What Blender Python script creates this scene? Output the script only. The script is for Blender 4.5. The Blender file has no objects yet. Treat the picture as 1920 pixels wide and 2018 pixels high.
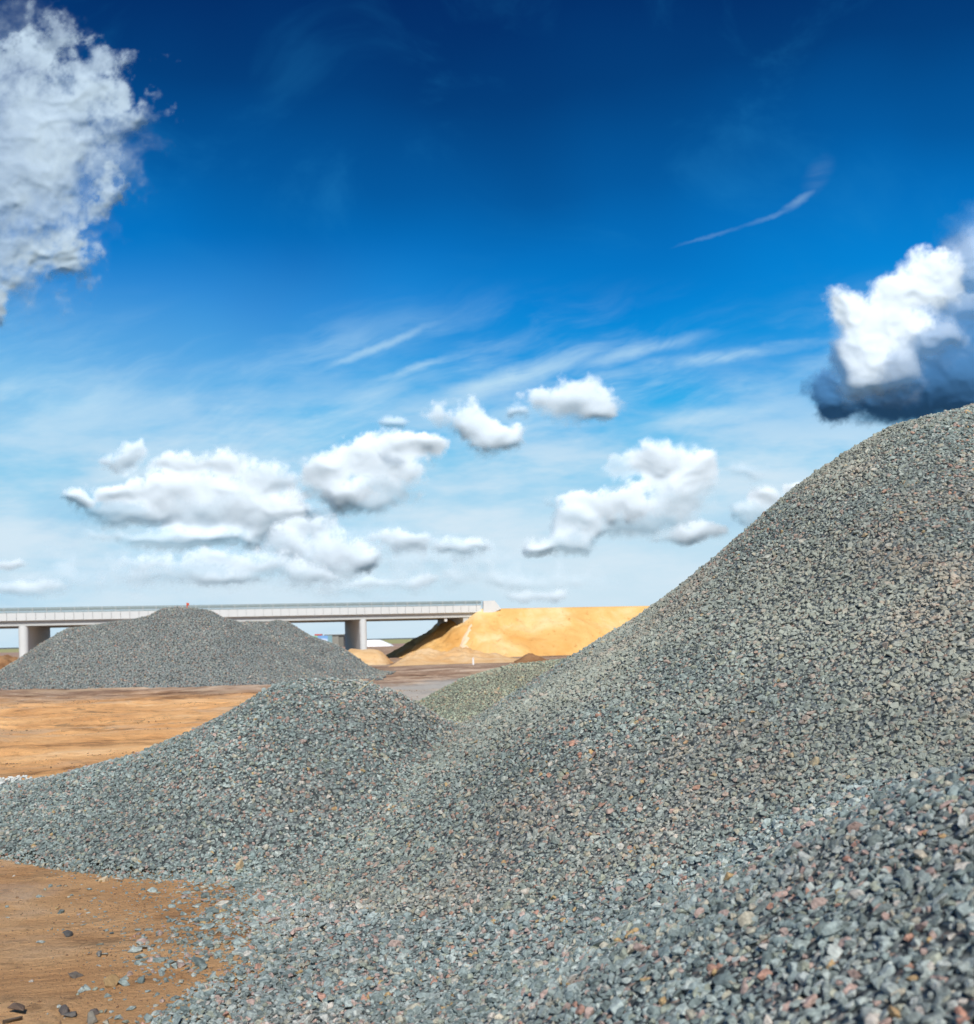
import bpy, bmesh, math, random
import numpy as np
from mathutils import Vector, Matrix
random.seed(7)
rng = np.random.default_rng(11)
C = bpy.context.scene.collection
sc = bpy.context.scene

# ------------------------------------------------------------------ camera
H = 3.0                       # eye height above the yard (standing on the near heap)
F = 2000.0                    # focal length in photo pixels (photo 1920 wide)
U0, V0 = 960.0, 1253.0        # horizon at the middle of the frame
ROLL = math.radians(1.4)
cam_d = bpy.data.cameras.new("camera"); cam = bpy.data.objects.new("camera", cam_d); C.objects.link(cam)
sc.camera = cam
cam.location = (0, 0, H)
cam.rotation_euler = (Matrix.Rotation(math.radians(90), 3, 'X') @ Matrix.Rotation(-ROLL, 3, 'Z')).to_euler()
cam_d.sensor_fit = 'HORIZONTAL'; cam_d.sensor_width = 36.0; cam_d.lens = 36.0 * F / 1920.0
cam_d.shift_y = (V0 - 1009.0) / 1920.0
cam_d.clip_start = 0.05; cam_d.clip_end = 20000
cam_d.dof.use_dof = True; cam_d.dof.focus_distance = 13.0
cam_d.dof.aperture_fstop = (cam_d.lens / 1000.0) / 0.018

def ab(u, v):
    """photo pixel -> world direction slopes (x/y, z/y)"""
    du, dv = u - U0, V0 - v
    c, s = math.cos(ROLL), math.sin(ROLL)
    return ((c * du + s * dv) / F, (-s * du + c * dv) / F)
def at(u, v, Y):
    a, b = ab(u, v)
    return Vector((a * Y, Y, H + b * Y))
def onground(u, v, z=0.0):
    a, b = ab(u, v)
    Y = (z - H) / b
    return Vector((a * Y, Y, z))

# ------------------------------------------------------------------ light
SUN_EL, SUN_AZ = math.radians(43), math.radians(172)     # azimuth clockwise from +Y: behind the camera
sun_dir = Vector((math.sin(SUN_AZ) * math.cos(SUN_EL), math.cos(SUN_AZ) * math.cos(SUN_EL), math.sin(SUN_EL)))
sd = bpy.data.lights.new("sun", 'SUN'); sun = bpy.data.objects.new("sun", sd); C.objects.link(sun)
sd.energy = 4.2; sd.angle = math.radians(5.0); sd.color = (1.0, 0.965, 0.90)
sun.rotation_euler = (-sun_dir).to_track_quat('-Z', 'Y').to_euler()

sc.view_settings.view_transform = 'Standard'; sc.view_settings.look = 'None'
sc.view_settings.exposure = 0.0; sc.view_settings.gamma = 1.0
sc.render.engine = 'CYCLES'
cy = sc.cycles
cy.max_bounces = 5; cy.diffuse_bounces = 3; cy.glossy_bounces = 2; cy.transmission_bounces = 2; cy.transparent_max_bounces = 4
cy.use_denoising = True
try: cy.denoiser = 'OPENIMAGEDENOISE'; cy.denoising_input_passes = 'RGB_ALBEDO_NORMAL'; cy.denoising_prefilter = 'ACCURATE'
except Exception: pass
cy.sample_clamp_indirect = 6
cy.caustics_reflective = False; cy.caustics_refractive = False

def lin(c):
    return tuple(((x / 255.0) / 12.92 if x / 255.0 <= 0.04045 else ((x / 255.0 + 0.055) / 1.055) ** 2.4) for x in c[:3])

# ------------------------------------------------------------------ node helpers
class G:
    def __init__(s, tree): s.t = tree; s.n = tree.nodes; s.l = tree.links
    def new(s, typ, **kw):
        n = s.n.new(typ)
        for k, v in kw.items(): setattr(n, k, v)
        return n
    def put(s, sock, v):
        if isinstance(v, bpy.types.NodeSocket): s.l.new(v, sock)
        elif v is not None: sock.default_value = v
    def m(s, op, a, b=None, c=None, clamp=False):
        n = s.new('ShaderNodeMath', operation=op, use_clamp=clamp)
        s.put(n.inputs[0], a)
        if b is not None: s.put(n.inputs[1], b)
        if c is not None: s.put(n.inputs[2], c)
        return n.outputs[0]
    def vm(s, op, a, b=None, c=None, scale=None):
        n = s.new('ShaderNodeVectorMath', operation=op)
        s.put(n.inputs[0], a)
        if b is not None: s.put(n.inputs[1], b)
        if c is not None: s.put(n.inputs[2], c)
        if scale is not None: s.put(n.inputs['Scale'], scale)
        return n.outputs['Value'] if op in ('LENGTH', 'DOT_PRODUCT', 'DISTANCE') else n.outputs[0]
    def mix(s, f, a, b, typ='RGBA', blend='MIX'):
        n = s.new('ShaderNodeMix', data_type=typ, clamp_factor=True)
        if typ == 'RGBA': n.blend_type = blend
        i = {'FLOAT': (2, 3), 'VECTOR': (4, 5), 'RGBA': (6, 7)}[typ]
        s.put(n.inputs[0], f)
        for k, v in zip(i, (a, b)):
            if isinstance(v, tuple) and typ == 'RGBA' and len(v) == 3: v = v + (1.0,)
            s.put(n.inputs[k], v)
        return n.outputs[{'FLOAT': 0, 'VECTOR': 1, 'RGBA': 2}[typ]]
    def ss(s, x, lo, hi, a=0.0, b=1.0):
        n = s.new('ShaderNodeMapRange', interpolation_type='SMOOTHSTEP')
        s.put(n.inputs[0], x); s.put(n.inputs[1], lo); s.put(n.inputs[2], hi); s.put(n.inputs[3], a); s.put(n.inputs[4], b)
        return n.outputs[0]
    def noise(s, vec, scale, detail=4, rough=0.5, dist=0.0, dim='3D', col=False, lac=2.0):
        n = s.new('ShaderNodeTexNoise', noise_dimensions=dim)
        s.put(n.inputs['Vector'], vec); s.put(n.inputs['Scale'], scale)
        n.inputs['Detail'].default_value = detail; n.inputs['Roughness'].default_value = rough
        n.inputs['Distortion'].default_value = dist; n.inputs['Lacunarity'].default_value = lac
        return n.outputs['Color' if col else 'Fac']
    def ramp(s, f, stops, interp='LINEAR'):
        n = s.new('ShaderNodeValToRGB'); cr = n.color_ramp; cr.interpolation = interp
        while len(cr.elements) < len(stops): cr.elements.new(0.5)
        for e, (p, c) in zip(cr.elements, stops):
            e.position = p; e.color = tuple(c) + ((1.0,) if len(c) == 3 else ())
        s.put(n.inputs[0], f)
        return n.outputs[0]
    def comb(s, x, y, z=0.0):
        n = s.new('ShaderNodeCombineXYZ'); s.put(n.inputs[0], x); s.put(n.inputs[1], y); s.put(n.inputs[2], z); return n.outputs[0]
    def sep(s, v):
        n = s.new('ShaderNodeSeparateXYZ'); s.put(n.inputs[0], v); return n.outputs

# ------------------------------------------------------------------ sky
#@@SKY
world = bpy.data.worlds.new("World"); sc.world = world; world.use_nodes = True
wt = world.node_tree; wt.nodes.clear(); g = G(wt)
tc = g.new('ShaderNodeTexCoord').outputs['Generated']
dirn = g.vm('NORMALIZE', tc)
dx, dy, dz = g.sep(dirn)
ady = g.m('MAXIMUM', g.m('ABSOLUTE', dy), 0.02)
PU = 20.0                     # sky-plane units: 1 = 100 photo pixels of angle
P = g.comb(g.m('MULTIPLY', g.m('DIVIDE', dx, ady), PU), g.m('MULTIPLY', g.m('DIVIDE', dz, ady), PU), 0.0)
nish = g.new('ShaderNodeTexSky', sky_type='NISHITA', sun_disc=False, sun_elevation=SUN_EL, sun_rotation=SUN_AZ,
             altitude=100, air_density=1.0, dust_density=0.6, ozone_density=2.0)
zz = g.m('MAXIMUM', dz, 0.0)
big = g.noise(P, 0.16, 2, 0.5)
zzn = g.m('ADD', zz, g.m('MULTIPLY', g.m('SUBTRACT', big, 0.5), 0.10))
grad = g.ramp(zzn, [(0.0, lin((206, 229, 243))), (0.05, lin((196, 226, 243))), (0.105, lin((182, 220, 242))), (0.16, lin((128, 202, 240))),
                   (0.215, lin((52, 174, 236))), (0.262, lin((8, 150, 226))), (0.31, lin((0, 130, 212))), (0.352, lin((0, 113, 193))),
                   (0.40, lin((0, 90, 162))), (0.47, lin((0, 62, 124))), (0.54, lin((0, 41, 100))), (1.0, lin((4, 38, 92)))])
sky = g.mix(0.01, grad, g.vm('SCALE', nish.outputs[0], scale=0.10))
# paler towards the left, as in the photograph
px_, py_, _ = g.sep(P)
pale = g.m('MULTIPLY', g.ss(px_, 2.0, -11.0), g.m('MULTIPLY', g.ss(py_, 8.2, 4.0), 0.60))
sky = g.mix(pale, sky, lin((160, 212, 240)))
plain = sky

def cPt(u, v):
    a, b = ab(u * 1.0235, v * 1.0235)      # list coordinates were read on a 1876 px wide view
    return (a * PU, b * PU)
# high thin cloud: long streaks
rotm = g.new('ShaderNodeVectorRotate', rotation_type='Z_AXIS'); g.put(rotm.inputs['Vector'], P); rotm.inputs['Angle'].default_value = math.radians(-17)
wv = g.vm('SCALE', g.vm('SUBTRACT', g.noise(P, 0.25, 3, 0.5, col=True), (0.5, 0.5, 0.5)), scale=1.7)
st = g.vm('MULTIPLY', g.vm('ADD', rotm.outputs[0], wv), (0.17, 1.0, 1.0))
cir = g.noise(st, 0.75, 6, 0.62)
cmask = g.m('MULTIPLY', g.ss(py_, 0.4, 2.0), g.ss(py_, 7.2, 4.8))
cmask = g.m('MULTIPLY', cmask, g.ss(g.noise(P, 0.22, 2, 0.5), 0.30, 0.62, 0.25, 1.0))
cir_a = g.m('MULTIPLY', g.ss(cir, 0.40, 0.72), cmask)
sky = g.mix(g.m('MULTIPLY', cir_a, 0.78), sky, lin((192, 228, 248)))
# veil aloft in the deep blue
veil = g.noise(g.vm('MULTIPLY', P, (0.7, 1.0, 1.0)), 0.35, 5, 0.6, 0.8)
sky = g.mix(g.m('MULTIPLY', g.ss(veil, 0.50, 0.80), 0.22), sky, lin((40, 140, 205)))
# one bright hooked wisp
def seg(u0, v0, u1, v1, w, strength):
    (x0, y0), (x1, y1) = cPt(u0, v0), cPt(u1, v1)
    cx, cyy = (x0 + x1) / 2, (y0 + y1) / 2; L = math.hypot(x1 - x0, y1 - y0) / 2; an = math.atan2(y1 - y0, x1 - x0)
    d = g.vm('SUBTRACT', Pw, (cx, cyy, 0.0))
    r = g.new('ShaderNodeVectorRotate', rotation_type='Z_AXIS'); g.put(r.inputs['Vector'], d); r.inputs['Angle'].default_value = -an
    l = g.vm('LENGTH', g.vm('MULTIPLY', r.outputs[0], (1 / (L * 1.25), 1 / w, 0.0)))
    return g.m('MULTIPLY', g.ss(l, 1.0, 0.0), strength)
nw = g.vm('SUBTRACT', g.noise(P, 1.6, 4, 0.6, col=True), (0.5, 0.5, 0.5))
Pw = g.vm('ADD', P, g.vm('SCALE', g.vm('MULTIPLY', nw, (1, 1, 0)), scale=0.22))
wisps = None
for a_ in [(1300, 474, 1450, 432, 0.06, 0.15), (1420, 443, 1535, 396, 0.075, 0.20), (1500, 412, 1572, 362, 0.12, 0.20), (1550, 375, 1600, 300, 0.32, 0.06), (610, 715, 850, 620, 0.13, 0.38), (760, 800, 1180, 665, 0.30, 0.60), (700, 740, 905, 678, 0.12, 0.50), (1100, 705, 1380, 640, 0.22, 0.45), (1150, 720, 1600, 655, 0.20, 0.50), (1150, 830, 1570, 775, 0.25, 0.35)]:
    w_ = seg(*a_)
    wisps = w_ if wisps is None else g.m('MAXIMUM', wisps, w_)
wisps = g.m('MULTIPLY', wisps, g.ss(g.noise(st, 1.6, 4, 0.65), 0.28, 0.62, 0.25, 1.3))
sky = g.mix(wisps, sky, lin((196, 230, 248)))
hz = g.noise(g.vm('MULTIPLY', P, (0.28, 1.0, 1.0)), 0.8, 5, 0.6)
sky = g.mix(g.m('MULTIPLY', g.ss(hz, 0.36, 0.64), g.m('MULTIPLY', g.ss(py_, 6.2, 2.5), 0.78)), sky, lin((220, 236, 247)))

sky = g.mix(g.ss(zz, 0.10, 0.0, 0.0, 0.45), sky, lin((208, 230, 243)))          # thin bright mist just over the horizon
bg = g.new('ShaderNodeBackground'); g.put(bg.inputs[0], sky); bg.inputs[1].default_value = 1.0
bg2 = g.new('ShaderNodeBackground'); g.put(bg2.inputs[0], plain); bg2.inputs[1].default_value = 1.0
box = g.m('MULTIPLY', g.m('LESS_THAN', g.m('ABSOLUTE', px_), 11.0), g.m('COMPARE', py_, 6.9, 7.1))
ms = g.new('ShaderNodeMixShader'); g.put(ms.inputs[0], box); g.l.new(bg2.outputs[0], ms.inputs[1]); g.l.new(bg.outputs[0], ms.inputs[2])
sh = ms.outputs[0]
wo = g.new('ShaderNodeOutputWorld'); g.l.new(sh, wo.inputs[0])
try: world.cycles.sampling_method = 'MANUAL'; world.cycles.sample_map_resolution = 256
except Exception: pass

# ------------------------------------------------------------------ object helpers
def tag(o, label=None, cat=None, group=None, kind=None):
    if label: o["label"] = label
    if cat: o["category"] = cat
    if group: o["group"] = group
    if kind: o["kind"] = kind
    return o
def link(name, me, mat=None, parent=None):
    o = bpy.data.objects.new(name, me); C.objects.link(o)
    if mat: me.materials.append(mat)
    if parent: o.parent = parent
    return o
def empty(name, loc=(0, 0, 0)):
    o = bpy.data.objects.new(name, None); C.objects.link(o); o.location = loc; return o
def mesh_from(name, verts, faces, smooth=False):
    me = bpy.data.meshes.new(name)
    me.from_pydata([tuple(v) for v in verts], [], [tuple(f) for f in faces]); me.update()
    if smooth: me.polygons.foreach_set('use_smooth', [True] * len(me.polygons))
    return me
def np_mesh(name, V, Q, smooth=True):
    me = bpy.data.meshes.new(name)
    me.vertices.add(len(V)); me.vertices.foreach_set('co', np.asarray(V, np.float32).ravel())
    if len(Q):
        k = Q.shape[1]
        me.loops.add(Q.size); me.loops.foreach_set('vertex_index', Q.astype(np.int32).ravel())
        me.polygons.add(len(Q)); me.polygons.foreach_set('loop_start', np.arange(0, Q.size, k, dtype=np.int32))
        me.polygons.foreach_set('use_smooth', np.full(len(Q), smooth))
    me.update(calc_edges=True)
    return me

# numpy fractal noise
_tab = rng.random((256, 256))
def vnoise(x, y):
    xi, yi = np.floor(x).astype(int), np.floor(y).astype(int)
    fx, fy = x - xi, y - yi
    fx, fy = fx * fx * fx * (fx * (6 * fx - 15) + 10), fy * fy * fy * (fy * (6 * fy - 15) + 10)
    a = _tab[xi & 255, yi & 255]; b = _tab[(xi + 1) & 255, yi & 255]; c = _tab[xi & 255, (yi + 1) & 255]; d = _tab[(xi + 1) & 255, (yi + 1) & 255]
    return (a * (1 - fx) + b * fx) * (1 - fy) + (c * (1 - fx) + d * fx) * fy
def fbm(x, y, sc_=1.0, oct=4, gain=0.5, off=0.0):
    x, y = np.asarray(x, float), np.asarray(y, float)
    v = 0; amp = 1; tot = 0; s_ = sc_
    for i in range(oct):
        v = v + amp * (vnoise(x * s_ + 17.3 * i + off, y * s_ + 9.1 * i + off * 1.7) - 0.5); tot += amp; amp *= gain; s_ *= 2.03
    return v / tot * 2

# ------------------------------------------------------------------ materials
def mat_new(name):
    m = bpy.data.materials.new(name); m.use_nodes = True; t = m.node_tree; t.nodes.clear(); q = G(t)
    b = q.new('ShaderNodeBsdfPrincipled'); o = q.new('ShaderNodeOutputMaterial'); q.l.new(b.outputs[0], o.inputs[0])
    b.inputs['Roughness'].default_value = 0.85; b.inputs['Specular IOR Level'].default_value = 0.25
    return m, q, b
def bump(q, b, h, strength, dist):
    n = q.new('ShaderNodeBump'); n.inputs['Strength'].default_value = strength; n.inputs['Distance'].default_value = dist
    q.put(n.inputs['Height'], h); q.l.new(n.outputs[0], b.inputs['Normal'])
def simple(name, col, rough=0.7, var=0.12, scale=1.5, bs=0.0, metal=0.0, bump_scale=None):
    m, q, b = mat_new(name)
    co = q.new('ShaderNodeNewGeometry').outputs['Position']
    n = q.noise(co, scale, 6, 0.6)
    c = q.mix(n, tuple(x * (1 - var) for x in col), tuple(min(1, x * (1 + var)) for x in col))
    q.put(b.inputs['Base Color'], c); b.inputs['Roughness'].default_value = rough; b.inputs['Metallic'].default_value = metal
    if bs: bump(q, b, q.noise(co, bump_scale or scale * 6, 5, 0.6), bs, 0.05)
    return m

STONES = [(0.00, (0.165, 0.205, 0.202)), (0.09, (0.225, 0.276, 0.272)), (0.23, (0.290, 0.350, 0.345)), (0.40, (0.355, 0.418, 0.408)), (0.55, (0.240, 0.300, 0.298)),
          (0.65, (0.430, 0.482, 0.465)), (0.74, (0.320, 0.350, 0.290)), (0.81, (0.430, 0.410, 0.335)), (0.87, (0.430, 0.325, 0.290)), (0.945, (0.50, 0.48, 0.44)), (0.975, (0.46, 0.27, 0.21)), (0.992, (0.48, 0.34, 0.18))]
def stone_mat(name, tint=(1, 1, 1), zone=None, zone_amt=0.0, gain=1.0, pink=0.0):
    m, q, b = mat_new(name)
    geo = q.new('ShaderNodeNewGeometry'); pos = geo.outputs['Position']
    oi = q.new('ShaderNodeObjectInfo'); oc = q.new('ShaderNodeTexCoord').outputs['Object']
    base = q.ramp(oi.outputs['Random'], [(p, tuple(x * t * gain for x, t in zip(c, tint))) for p, c in STONES], 'CONSTANT')
    seed = q.m('MULTIPLY', oi.outputs['Random'], 37.0)
    ocs = q.vm('ADD', oc, q.comb(seed, seed, 0.0))
    sp = q.noise(ocs, 3.2, 5, 0.65)
    base = q.mix(q.ss(sp, 0.32, 0.66), q.mix(1.0, base, (0.62, 0.62, 0.62), blend='MULTIPLY'), q.mix(1.0, base, (1.30, 1.29, 1.27), blend='MULTIPLY'))
    grain = q.noise(ocs, 14.0, 2, 0.7)
    base = q.mix(q.ss(grain, 0.62, 0.72), base, q.mix(1.0, base, (1.55, 1.5, 1.42), blend='MULTIPLY'))
    zn = q.noise(pos, 0.33, 3, 0.5)
    if zone: base = q.mix(q.m('MULTIPLY', q.m('MULTIPLY', q.ss(zn, 0.36, 0.60), zone_amt), q.ss(q.sep(pos)[2], 0.7, 2.6, 0.25, 1.0)), base, tuple(x * gain for x in zone))
    if pink: base = q.mix(q.m('MULTIPLY', q.ss(q.noise(q.vm('ADD', pos, (5.0, 19.0, 2.0)), 0.42, 3, 0.55), 0.50, 0.66), pink), base, q.mix(1.0, base, (1.22, 1.0, 0.95), blend='MULTIPLY'))
    zn2 = q.noise(q.vm('ADD', pos, (31.0, 7.0, 3.0)), 0.5, 3, 0.5)
    base = q.mix(1.0, base, q.mix(q.ss(zn2, 0.3, 0.7), (0.86, 0.86, 0.86, 1), (1.13, 1.13, 1.12, 1)), blend='MULTIPLY')
    q.put(b.inputs['Base Color'], base); b.inputs['Roughness'].default_value = 0.72
    bump(q, b, q.m('ADD', q.noise(ocs, 5.0, 5, 0.7), q.m('MULTIPLY', grain, 0.35)), 0.8, 0.014)
    return m
def bed_mat(name, lo, hi, scale=16.0, bs=0.9, dist=0.05):
    """the mass of stones under the top layer"""
    m, q, b = mat_new(name)
    pos = q.new('ShaderNodeNewGeometry').outputs['Position']
    v = q.new('ShaderNodeTexVoronoi'); q.put(v.inputs['Vector'], pos); v.inputs['Scale'].default_value = scale
    r, gg, bb = q.sep(v.outputs['Color'])
    c = q.mix(r, lo, hi)
    c = q.mix(q.ss(gg, 0.85, 0.9), c, (0.30, 0.22, 0.18, 1))
    c = q.mix(q.ss(v.outputs['Distance'], 0.35, 0.75), c, (0.05, 0.06, 0.062, 1))  # shade in the gaps between stones painted into the colour
    q.put(b.inputs['Base Color'], c)
    bump(q, b, q.m('SUBTRACT', q.m('MULTIPLY', r, 0.5), v.outputs['Distance']), bs, dist)
    return m
M_stone_big = stone_mat('crushed granite olive', (1.0, 1.0, 0.965), (0.425, 0.435, 0.360), 0.65, pink=0.75)
M_stone_mid = stone_mat('crushed granite teal', (0.985, 1.0, 0.985), pink=0.35)
M_stone_near = stone_mat('crushed granite blue', (0.985, 1.0, 1.01), gain=1.10, pink=0.5)
M_stone_pale = stone_mat('crushed granite pale', (1.02, 1.0, 0.80), (0.50, 0.49, 0.36), 0.7, gain=1.05)
M_stone_far = stone_mat('crushed granite grey', (1.08, 1.0, 0.95), gain=0.96)
M_bed = bed_mat('gravel mass', (0.12, 0.14, 0.14), (0.26, 0.29, 0.285))
M_bed_far = bed_mat('gravel mass far', (0.20, 0.23, 0.225), (0.32, 0.35, 0.34), 9.0, 0.7, 0.08)
M_bed_pale = bed_mat('gravel mass pale', (0.22, 0.22, 0.16), (0.42, 0.41, 0.31), 16.0)

def sand_mat(name, c0, c1, c2, sc_=0.15, bs=0.6):
    m, q, b = mat_new(name)
    pos = q.new('ShaderNodeNewGeometry').outputs['Position']
    n = q.noise(pos, sc_, 6, 0.6, 0.6); n2 = q.noise(pos, sc_ * 9, 6, 0.65)
    c = q.ramp(n, [(0.32, c0), (0.5, c1), (0.68, c2)])
    c = q.mix(q.ss(n2, 0.58, 0.72), c, q.mix(1.0, c, (0.72, 0.62, 0.55), blend='MULTIPLY'))
    q.put(b.inputs['Base Color'], c); b.inputs['Roughness'].default_value = 0.95; b.inputs['Specular IOR Level'].default_value = 0.1
    bump(q, b, q.m('ADD', q.m('MULTIPLY', n2, 0.7), q.noise(pos, sc_ * 40, 4, 0.6)), bs, 0.15)
    return m
M_emb = sand_mat('orange sand', (0.74, 0.385, 0.115), (0.84, 0.51, 0.19), (0.92, 0.68, 0.37), 0.12)
M_berm = sand_mat('pale dug sand', (0.76, 0.44, 0.19), (0.84, 0.55, 0.28), (0.90, 0.66, 0.40), 0.3)
M_soil = sand_mat('brown soil', (0.20, 0.10, 0.05), (0.36, 0.19, 0.09), (0.5, 0.3, 0.16), 0.3)
M_conc = simple('pale concrete', (0.66, 0.68, 0.68), 0.85, 0.08, 0.8, 0.15)
M_post = simple('pale steel post', (0.45, 0.49, 0.49), 0.6, 0.08, 3.0)
M_conc2 = simple('grey girder concrete', (0.52, 0.535, 0.53), 0.85, 0.08, 0.8, 0.15)
M_steel = simple('galvanised steel', (0.30, 0.36, 0.36), 0.6, 0.12, 3.0, 0.0, 0.6)

# ------------------------------------------------------------------ clouds: billowing relief shells kilometres away
def cloud_mat(name, col, trans=0.06):
    m, q, b = mat_new(name)
    t = q.t; out = [n for n in q.n if n.type == 'OUTPUT_MATERIAL'][0]
    q.n.remove(b)
    d = q.new('ShaderNodeBsdfDiffuse'); d.inputs[0].default_value = tuple(col) + (1,)
    tl = q.new('ShaderNodeBsdfTranslucent'); tl.inputs[0].default_value = tuple(col) + (1,)
    m1 = q.new('ShaderNodeMixShader'); m1.inputs[0].default_value = trans; q.l.new(d.outputs[0], m1.inputs[1]); q.l.new(tl.outputs[0], m1.inputs[2])
    tr = q.new('ShaderNodeBsdfTransparent')
    at_ = q.new('ShaderNodeAttribute'); at_.attribute_name = 'cover'
    m2 = q.new('ShaderNodeMixShader'); q.put(m2.inputs[0], at_.outputs['Fac']); q.l.new(tr.outputs[0], m2.inputs[1]); q.l.new(m1.outputs[0], m2.inputs[2])
    q.l.new(m2.outputs[0], out.inputs[0])
    return m
M_cl = cloud_mat('cloud white', (0.84, 0.90, 0.96))
M_cl_low = cloud_mat('cloud by the horizon', (0.86, 0.93, 1.0), 0.1)
M_cl_rag = cloud_mat('cloud dim', (0.48, 0.575, 0.66), 0.1)
M_cl_shade = cloud_mat('heavy cloud shade-coloured', (0.085, 0.235, 0.47), 0.0)  # the cloud's shade is put into this dark blue albedo
KPX = 1.0235
def cloud(label, lst, mat=None, Y0=5000.0, rag=0.55, edge=0.22, warp=26.0, dens=1.0, tilt=0.35, step=2.0, depth=0.42, group='white clouds in the blue sky', bill=1.0, seed=0.0, base_soft=0.5, patch=0.0, blur=3):
    """lst: puffs (u, v, ru, rv, density, forward) in the 1876 px view; returns one relief mesh"""
    lst = [tuple(q) + (1.0, 0.0)[len(q) - 4:] if len(q) < 6 else q for q in lst]
    u0 = min(q[0] - q[2] for q in lst) - 45; u1 = max(q[0] + q[2] for q in lst) + 45
    v0 = min(q[1] - q[3] for q in lst) - 45; v1 = max(q[1] + q[3] for q in lst) + 45
    U, V = np.meshgrid(np.arange(u0, u1, step), np.arange(v0, v1, step))
    wx = fbm(U, V, 1 / 90.0, 6, 0.58, 3.1 + seed) * warp; wy = fbm(U, V, 1 / 90.0, 6, 0.58, 41.7 + seed) * warp
    Uw, Vw = U + wx, V + wy
    hmax = np.full(U.shape, -1e3); A = np.zeros(U.shape)
    fr = fbm(U, V, 1 / 34.0, 6, 0.60, 12.3 + seed)
    bl = 0; am = 1.0; fq = 1 / 42.0                       # billows: rounded lumps on lumps
    for o_ in range(3):
        bl = bl + am * (0.5 - np.abs(fbm(Uw, Vw, fq, 1, 0.5, 70 + 13 * o_ + seed))); am *= 0.42; fq *= 2.1
    for (cu, cv, ru, rv, dn, fw) in lst:
        dx_, dy_ = (Uw - cu) / ru, (cv - Vw) / rv
        l = np.sqrt(dx_ ** 2 + dy_ ** 2); r = min(ru, rv)
        h = r * (np.where(l < 1, 1 - l * l, -(l - 1) * 1.2) * 0.75 + 1.5 * tilt * dy_) + fw * r
        le = l * 0.90 + fr * np.minimum(rag * 32.0 / r, rag * 1.3)
        soft = np.where(dy_ < 0, 1 + base_soft * np.clip(-dy_, 0, 1), 1.0)
        al = np.clip((1.0 + edge * 0.95 - le) / (edge * 2.5 * soft), 0, 1); al = al * al * (3 - 2 * al) * dn
        k = 1.1 * r
        w = np.clip(0.5 + 0.5 * (h - hmax) / k, 0, 1); w = w * np.clip(al * 3, 0, 1) if np.any(A) else np.ones_like(w)
        hmax = np.where(hmax < -900, h, hmax * (1 - w) + h * w + k * w * (1 - w) * 0.5)
        A = 1 - (1 - A) * (1 - al)
    lo_ = -1.6 * max(min(q[2], q[3]) for q in lst); hmax = np.maximum(hmax, lo_)
    def soften(a, n):
        kk = np.ones(2 * n + 1) / (2 * n + 1)
        for _ in range(3):
            a = np.apply_along_axis(lambda m: np.convolve(np.pad(m, n, mode='edge'), kk, mode='valid'), 0, a)
            a = np.apply_along_axis(lambda m: np.convolve(np.pad(m, n, mode='edge'), kk, mode='valid'), 1, a)
        return a
    hmax = soften(hmax, blur); bl = soften(bl, 1)
    hgt = (hmax * 1.2 + bl * 5.6 * bill + fr * 0.45 * bill) * depth
    A = np.clip(A, 0, 1) * dens
    if patch: A = A * (1 - patch * np.clip(fbm(Uw, Vw, 1 / 110.0, 5, 0.6, 55) * 1.3 + 0.25, 0, 1))
    du, dv = U * KPX - U0, V0 - V * KPX
    c, s_ = math.cos(ROLL), math.sin(ROLL)
    a_, b__ = (c * du + s_ * dv) / F, (-s_ * du + c * dv) / F
    Yd = Y0 * (1 - hgt * KPX / F)
    Vv = np.stack([a_ * Yd, Yd, H + b__ * Yd], -1).reshape(-1, 3)
    idx = np.arange(U.size).reshape(U.shape)
    Q = np.stack([idx[1:, :-1], idx[1:, 1:], idx[:-1, 1:], idx[:-1, :-1]], -1).reshape(-1, 4)
    Af = A.ravel(); Q = Q[(Af[Q].max(1) > 0.004) & (Vv[Q][:, :, 2].min(1) > 20)]
    u_, inv = np.unique(Q, return_inverse=True)
    me = np_mesh('cloud', Vv[u_], inv.reshape(Q.shape))
    at_ = me.attributes.new('cover', 'FLOAT', 'POINT'); at_.data.foreach_set('value', Af[u_].astype(np.float32))
    o = link('cloud', me, mat or M_cl)
    return tag(o, label, 'cloud', group)
cloud('big ragged dim cloud at the upper left, cut by the edge of the photo',
      [(15, 330, 150, 220), (85, 300, 85, 130), (126, 465, 48, 78), (40, 492, 100, 56), (150, 195, 78, 62), (205, 375, 24, 28), (0, 570, 20, 45), (240, 195, 34, 40, .8), (95, 80, 40, 36, .6), (30, 120, 70, 38, .9),
       (165, 130, 70, 28, .55), (280, 210, 30, 32, .35), (215, 255, 60, 50, .35), (210, 330, 40, 40, .25)], M_cl_rag, 3200, 1.45, 0.5, 32, 1.0, 0.08, bill=3.2, depth=0.30, patch=0.30, blur=5)
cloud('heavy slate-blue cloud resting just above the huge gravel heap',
      [(1725, 762, 150, 54), (1850, 730, 180, 100), (1710, 690, 100, 100, .95), (1870, 640, 130, 110), (1606, 772, 36, 44), (1655, 690, 56, 90, .85), (1885, 540, 90, 120, .9), (1790, 640, 90, 60)], M_cl_shade, 4600, 0.45, 0.15, 22, 1.0, 0.42, bill=0.9, depth=0.55, blur=12)
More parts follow.
